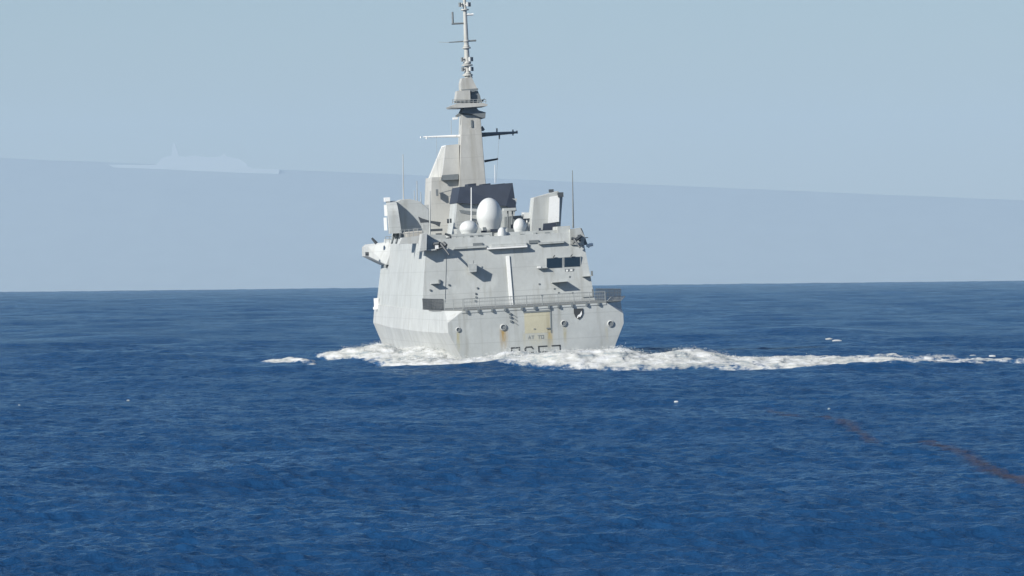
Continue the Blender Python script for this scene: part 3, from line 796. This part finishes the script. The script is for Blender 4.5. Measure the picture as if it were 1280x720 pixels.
# ================================================================== foam: the wake, the bow wave, whitecaps
def foam_material(name, sheet=True):
    """bubbly white water: breaks up into lace where the foam is thin"""
    m, n, l, b = new_mat(name)
    b.inputs['Roughness'].default_value = 0.85
    b.inputs['Specular IOR Level'].default_value = 0.12
    tc = n.new('ShaderNodeTexCoord')
    def noise(sx, sy, sz, detail, rough=0.65):
        t = n.new('ShaderNodeTexNoise'); t.inputs['Scale'].default_value = 1.0; t.inputs['Detail'].default_value = detail; t.inputs['Roughness'].default_value = rough
        mp = n.new('ShaderNodeMapping'); mp.inputs['Scale'].default_value = (sx, sy, sz)
        l.new(tc.outputs['Object'], mp.inputs['Vector']); l.new(mp.outputs[0], t.inputs['Vector'])
        return t.outputs['Fac']
    n1 = noise(0.55, 0.16, 2.4, 8, 0.72)
    r = n.new('ShaderNodeValToRGB')
    r.color_ramp.elements[0].position = 0.36; r.color_ramp.elements[0].color = (0.26, 0.31, 0.34, 1)
    r.color_ramp.elements[1].position = 0.60; r.color_ramp.elements[1].color = (0.60, 0.62, 0.63, 1)
    e = r.color_ramp.elements.new(0.46); e.color = (0.45, 0.46, 0.44, 1)
    l.new(n1, r.inputs[0]); l.new(r.outputs[0], b.inputs['Base Color'])
    if sheet:
        at = n.new('ShaderNodeAttribute'); at.attribute_name = 'thick'
        n2 = noise(0.9, 0.20, 1.8, 7, 0.75)
        su = n.new('ShaderNodeMath'); su.operation = 'SUBTRACT'; l.new(n2, su.inputs[0]); su.inputs[1].default_value = 0.5
        mu = n.new('ShaderNodeMath'); mu.operation = 'MULTIPLY_ADD'; l.new(su.outputs[0], mu.inputs[0]); mu.inputs[1].default_value = 1.9; l.new(at.outputs['Fac'], mu.inputs[2])
        mr = n.new('ShaderNodeMapRange'); mr.interpolation_type = 'SMOOTHSTEP'
        mr.inputs['From Min'].default_value = 0.0; mr.inputs['From Max'].default_value = 0.42
        l.new(mu.outputs[0], mr.inputs['Value'])
        # thin foam lets the aerated blue water show
        mx = n.new('ShaderNodeMix'); mx.data_type = 'RGBA'
        mx.inputs['A'].default_value = (0.012, 0.066, 0.165, 1)
        l.new(mr.outputs[0], mx.inputs['Factor']); l.new(r.outputs[0], mx.inputs['B']); l.new(mx.outputs['Result'], b.inputs['Base Color'])
    bp = n.new('ShaderNodeBump'); bp.inputs['Strength'].default_value = 0.3; bp.inputs['Distance'].default_value = 0.2
    l.new(n1, bp.inputs['Height']); l.new(bp.outputs[0], b.inputs['Normal'])
    return m
M_foam = foam_material('sea_foam')
M_cap = foam_material('whitecap_foam', False)

def foam_sheet(name, path, x0, x1, y0, y1, sx, sy, seed, rag=1.0, spray=0):
    """foam standing on the water along a path of (x, y, half width, height); ragged where it thins out"""
    xs = np.arange(x0, x1, sx); ys = np.arange(y0, y1, sy)
    X, Y = np.meshgrid(xs, ys, indexing='xy')
    H = np.full_like(X, -1.0)
    for (ax, ay, aw, ah), (bx_, by, bw, bh) in zip(path[:-1], path[1:]):
        vx, vy = bx_ - ax, by - ay
        t = np.clip(((X - ax) * vx + (Y - ay) * vy) / (vx * vx + vy * vy), 0, 1)
        d = np.hypot(X - ax - t * vx, Y - ay - t * vy)
        w = aw + (bw - aw) * t; h = ah + (bh - ah) * t
        e = d / w
        H = np.maximum(H, np.where(e < 1.3, h * (1 - e ** 2), -1.0))
    n1 = fbm(X / 4.5, Y / 9.0, 5, seed); n2 = fbm(X / 1.1, Y / 2.6, 4, seed + 9)
    zf = H * (0.45 + 1.1 * n1) + (n2 - 0.5) * 0.36 * np.clip(H + 0.25, 0.1, 0.8) - (0.62 - n1) * 0.55 * rag
    sz, cx_, cy_ = sea_height(X, Y, np.hypot(X, Y) * 0.00125)
    sz = sz - (X ** 2 + Y ** 2) / (2 * EARTH)
    Z = sz + zf
    ok = (zf > -0.16) & (H > -0.9)
    thick = zf * 1.3 + 0.04
    # vertical spray lumps pushed sideways a little so that the crests are not a plain height field
    V = np.stack([X + cx_ + (n2 - .5) * .4, Y + cy_ + (n1 - .5) * .6, Z], -1).reshape(-1, 3)
    nr, nc = X.shape
    i0 = (np.arange(nr - 1)[:, None] * nc + np.arange(nc - 1)[None, :])
    keep = (ok[:-1, :-1] & ok[1:, :-1] & ok[:-1, 1:] & ok[1:, 1:]).reshape(-1)
    i0 = i0.reshape(-1)[keep]
    Fq = np.stack([i0, i0 + 1, i0 + nc + 1, i0 + nc], -1)
    used = np.unique(Fq); remap = np.full(len(V), -1); remap[used] = np.arange(len(used))
    V = V[used]; Fq = remap[Fq]; T = thick.reshape(-1)[used]
    if spray:
        # droplets and flecks thrown up above the crests: tiny slanted squares
        sr = np.random.RandomState(seed); hi = zf.reshape(-1)[used]
        p = np.clip(hi - 0.12, 0, None) ** 1.2; pick = sr.choice(len(V), spray, p=p / p.sum())
        c = V[pick] + np.stack([sr.normal(0, .35, spray), sr.normal(0, .6, spray), np.abs(sr.normal(0, .11, spray)) * (0.4 + hi[pick])], -1)
        sz_ = (0.012 + 0.038 * sr.rand(spray) ** 2)[:, None]
        d1 = sr.normal(0, 1, (spray, 3)); d2 = sr.normal(0, 1, (spray, 3))
        d1 /= np.linalg.norm(d1, axis=1)[:, None]; d2 -= d1 * (d1 * d2).sum(1)[:, None]; d2 /= np.linalg.norm(d2, axis=1)[:, None]
        Q = np.stack([c - d1 * sz_, c - d2 * sz_, c + d1 * sz_, c + d2 * sz_], 1).reshape(-1, 3)
        Fs = np.arange(4 * spray).reshape(-1, 4) + len(V)
        V = np.concatenate([V, Q]); Fq = np.concatenate([Fq, Fs]); T = np.concatenate([T, np.full(4 * spray, 2.0)])
    me = mesh_from_arrays(name, V, Fq)
    at = me.attributes.new('thick', 'FLOAT', 'POINT'); at.data.foreach_set('value', T.astype(np.float32))
    o = bpy.data.objects.new(name, me)
    o.data.materials.append(M_foam); COL.objects.link(o)
    return o

def wp(px, py):
    """spot on the water under a measured point"""
    a = Vector((0, 0, CAM_H)); d = px_world(px, py, 600.0) - a
    t = -CAM_H / d.z
    for _ in range(4):
        q = a + d * t; t = (-CAM_H - (q.x ** 2 + q.y ** 2) / (2 * EARTH)) / d.z
    q = a + d * t
    return q.x, q.y
def path_px(pts): return [(*wp(px, py), w, h) for px, py, w, h in pts]
sidefoam = [(-17.6, 694, 4, .35), (-14.4, 662, 4, .45), (-10.2, 630, 5, .8), (-6.5, 603, 6, 1.25)]
main = sidefoam + path_px([(546, 457, 7, 1.35), (600, 457.5, 9, 1.5), (640, 457.5, 11, 1.38), (690, 458, 12, 1.25), (745, 459.5, 14, 1.30), (800, 460.5, 15, 1.12), (850, 460, 12, .78),
                (900, 459.6, 12, .55), (960, 459.4, 12, .46), (1030, 460.4, 12, .46), (1090, 460.6, 11, .44), (1132, 460, 8, .26)])
wk = foam_sheet('wake', main, -24, 46, 480, 710, 0.11, 0.30, 3, 0.62, 26000)
tag(wk, 'thick white wake foam churning behind the stern and trailing right', 'wake', kind='stuff')
tail2 = path_px([(1120, 456, 5, .24), (1180, 455, 6, .16), (1230, 456.8, 6, .32), (1300, 457.4, 7, .34), (1420, 458, 9, .25)])
w2_ = foam_sheet('wake_tail', tail2, 36, 66, 480, 660, 0.10, 0.35, 21, 0.95)
tag(w2_, 'thin broken foam streaks at the far right end of the wake', 'wake', kind='stuff')
tail = path_px([(900, 449.5, 7, .2), (985, 449.5, 7, .30), (1040, 449.5, 7, .2), (1090, 448.4, 6, .34), (1130, 449, 6, .16), (1190, 451, 5, .14)])
w3_ = foam_sheet('wake_streak', tail, 20, 48, 520, 720, 0.10, 0.4, 33, 0.8)
tag(w3_, 'narrow foam line running behind the main wake at right', 'wake', kind='stuff')
bow = path_px([(414, 452.0, 2.4, .36), (436, 453.4, 3.6, .5), (456, 453.0, 4, 1.1), (474, 453, 4, .95), (497, 455, 4, .5), (530, 456.5, 4, .4)])
bw = foam_sheet('bow_wave', bow, -22, -7, 520, 660, 0.07, 0.25, 41, 0.45, 4000)
tag(bw, 'small white bow wave curling off the port side of the hull', 'wave', kind='stuff')
pt = path_px([(337, 455.0, 1.6, .34), (352, 455.6, 1.8, .42), (366, 454.8, 2.0, .52), (383, 456.6, 1.3, .26), (404, 460.4, 1.0, .24)])
pf = foam_sheet('foam_patch', pt, -28, -17, 480, 700, 0.07, 0.25, 57, 0.85)
tag(pf, 'broken patch of white foam left of the bow wave', 'foam', kind='stuff')

# faint reddish cross-fade streak added on the lower right water: many small flat dabs
M_streak = simple_mat('crossfade_streak_tone', (0.085, 0.078, 0.11), 0.6, 0, 0.3, 1.5)
line = [wp(px, py) for px, py in ((965, 513), (1030, 531), (1100, 549), (1165, 566), (1235, 588), (1285, 605), (1340, 630))]
wr = np.random.RandomState(5); WV, WF = [], []
for (ax, ay), (bx2, by2) in zip(line[:-1], line[1:]):
    for _ in range(420):
        t = wr.rand(); x = ax + (bx2 - ax) * t + wr.normal(0, .22); y = ay + (by2 - ay) * t + wr.normal(0, 3.6)
        if fbm(np.array([x * 1.3]), np.array([y * .12]), 3, 4)[0] < 0.2: continue
        w = wr.uniform(.06, .26); d = wr.uniform(.2, .9); base = len(WV); k = 7
        for i in range(k):
            a_ = 2 * math.pi * i / k; qx = x + w * math.cos(a_) * wr.uniform(.6, 1.2); qy = y + d * math.sin(a_) * wr.uniform(.6, 1.2)
            WV.append((qx, qy, 0))
        WF.append(tuple(range(base, base + k)))
WV = np.array(WV); rw = np.hypot(WV[:, 0], WV[:, 1])
WV[:, 2] = sea_height(WV[:, 0], WV[:, 1], rw * 0.00125, chop=False)[0] - rw ** 2 / (2 * EARTH) + 0.09
fade_streak = bpy.data.objects.new('weed_slick', mesh_from_arrays('weed_slick', WV, np.array(WF)))
M_streak.node_tree.nodes['Principled BSDF'].inputs['Alpha'].default_value = 0.08     # nearly clear: the ghost streak only tints the water
fade_streak.data.materials.append(M_streak); COL.objects.link(fade_streak)
tag(fade_streak, 'faint reddish ghost streak of a cross-fade on the water at lower right', 'ghost streak', kind='stuff')

# scattered small whitecaps
capsV, capsF = [], []
def cap(px, py, wpx, hpx):
    x, y = wp(px, py); r = math.hypot(x, y); w = wpx / FPX * r; h = hpx / FPX * r
    ns = 9; base = len(capsV)
    z0 = float(sea_height(np.array([x]), np.array([y]), np.array([max(.3, r * .002)]), False)[0][0]) - r * r / (2 * EARTH)
    for j in range(3):
        for i in range(ns):
            u = i / (ns - 1) - .5
            hh = (h * (1 - 4 * u * u) * (0.6 + .8 * rnd.random())) if j == 1 else -0.12
            capsV.append((x + u * w, y + (j - 1) * w * .5, z0 + hh + 0.01))
    for j in range(2):
        for i in range(ns - 1):
            a = base + j * ns + i; capsF.append((a, a + 1, a + ns + 1, a + ns))
for c_ in ((573, 459.5, 8, 1.8), (581, 460, 9, 1.4), (532, 468, 6, 1.2), (424, 462, 10, 1.0), (845, 503.4, 5, .5), (1036, 510, 3, .5), (828, 466, 7, 1.4), (902, 467.5, 6, 1.3),
           (1165, 469.5, 5, 1.3), (1273, 465.2, 6, 1.3), (1045, 385.4, 8, 1.0), (1036, 427.6, 9, .9), (1046, 428.4, 12, .9), (1056, 429.4, 7, .7), (1068, 431, 8, .7), (1240, 447.6, 8, .7), (1252, 447.3, 10, .7), (1262, 448, 6, .6), (1235, 453, 14, 1), (1002, 468.6, 12, .8), (1016, 469.4, 14, .9), (1030, 468.6, 8, .7), (986, 470, 12, .8),
           (233, 563, 5, 1.2), (160, 506, 5, 1.2), (286, 583, 6, 1.3), (1216, 447.4, 8, .6), (317, 578, 7, 1), (1012, 705, 14, 2), (24, 513, 4, 1.2)):
    cap(*c_)
wc = bpy.data.objects.new('whitecaps', mesh_from_arrays('whitecaps', np.array(capsV), np.array(capsF)))
wc.data.materials.append(M_cap); COL.objects.link(wc)
tag(wc, 'tiny scattered white wave crests dotted over the blue sea', 'foam', kind='stuff')

# rigging: halyards and stays
for a_, b_, Y0, Y1 in (((545, 170.6), (548, 226), 58.4, 56.4), ((624, 167), (620, 229), 58.4, 50.0)):
    rod(MB(), a_, b_, Y0, Y1, .012, seg=4).build('halyard', M_net, pylon)
m = MB()
for i in range(9):
    x = 565.5 + i * 5.2; rod(m, (x, 130.6 - .3 * abs(i - 4)), (x, 124.6), 55.9, 55.9, .03, seg=4)
rod(m, (565, 124.8), (607.4, 124.4), 55.9, 55.9, .03, seg=4); rod(m, (565, 127.4), (607.4, 127), 55.9, 55.9, .025, seg=4)
m.build('guard_rail', M_net, plat)
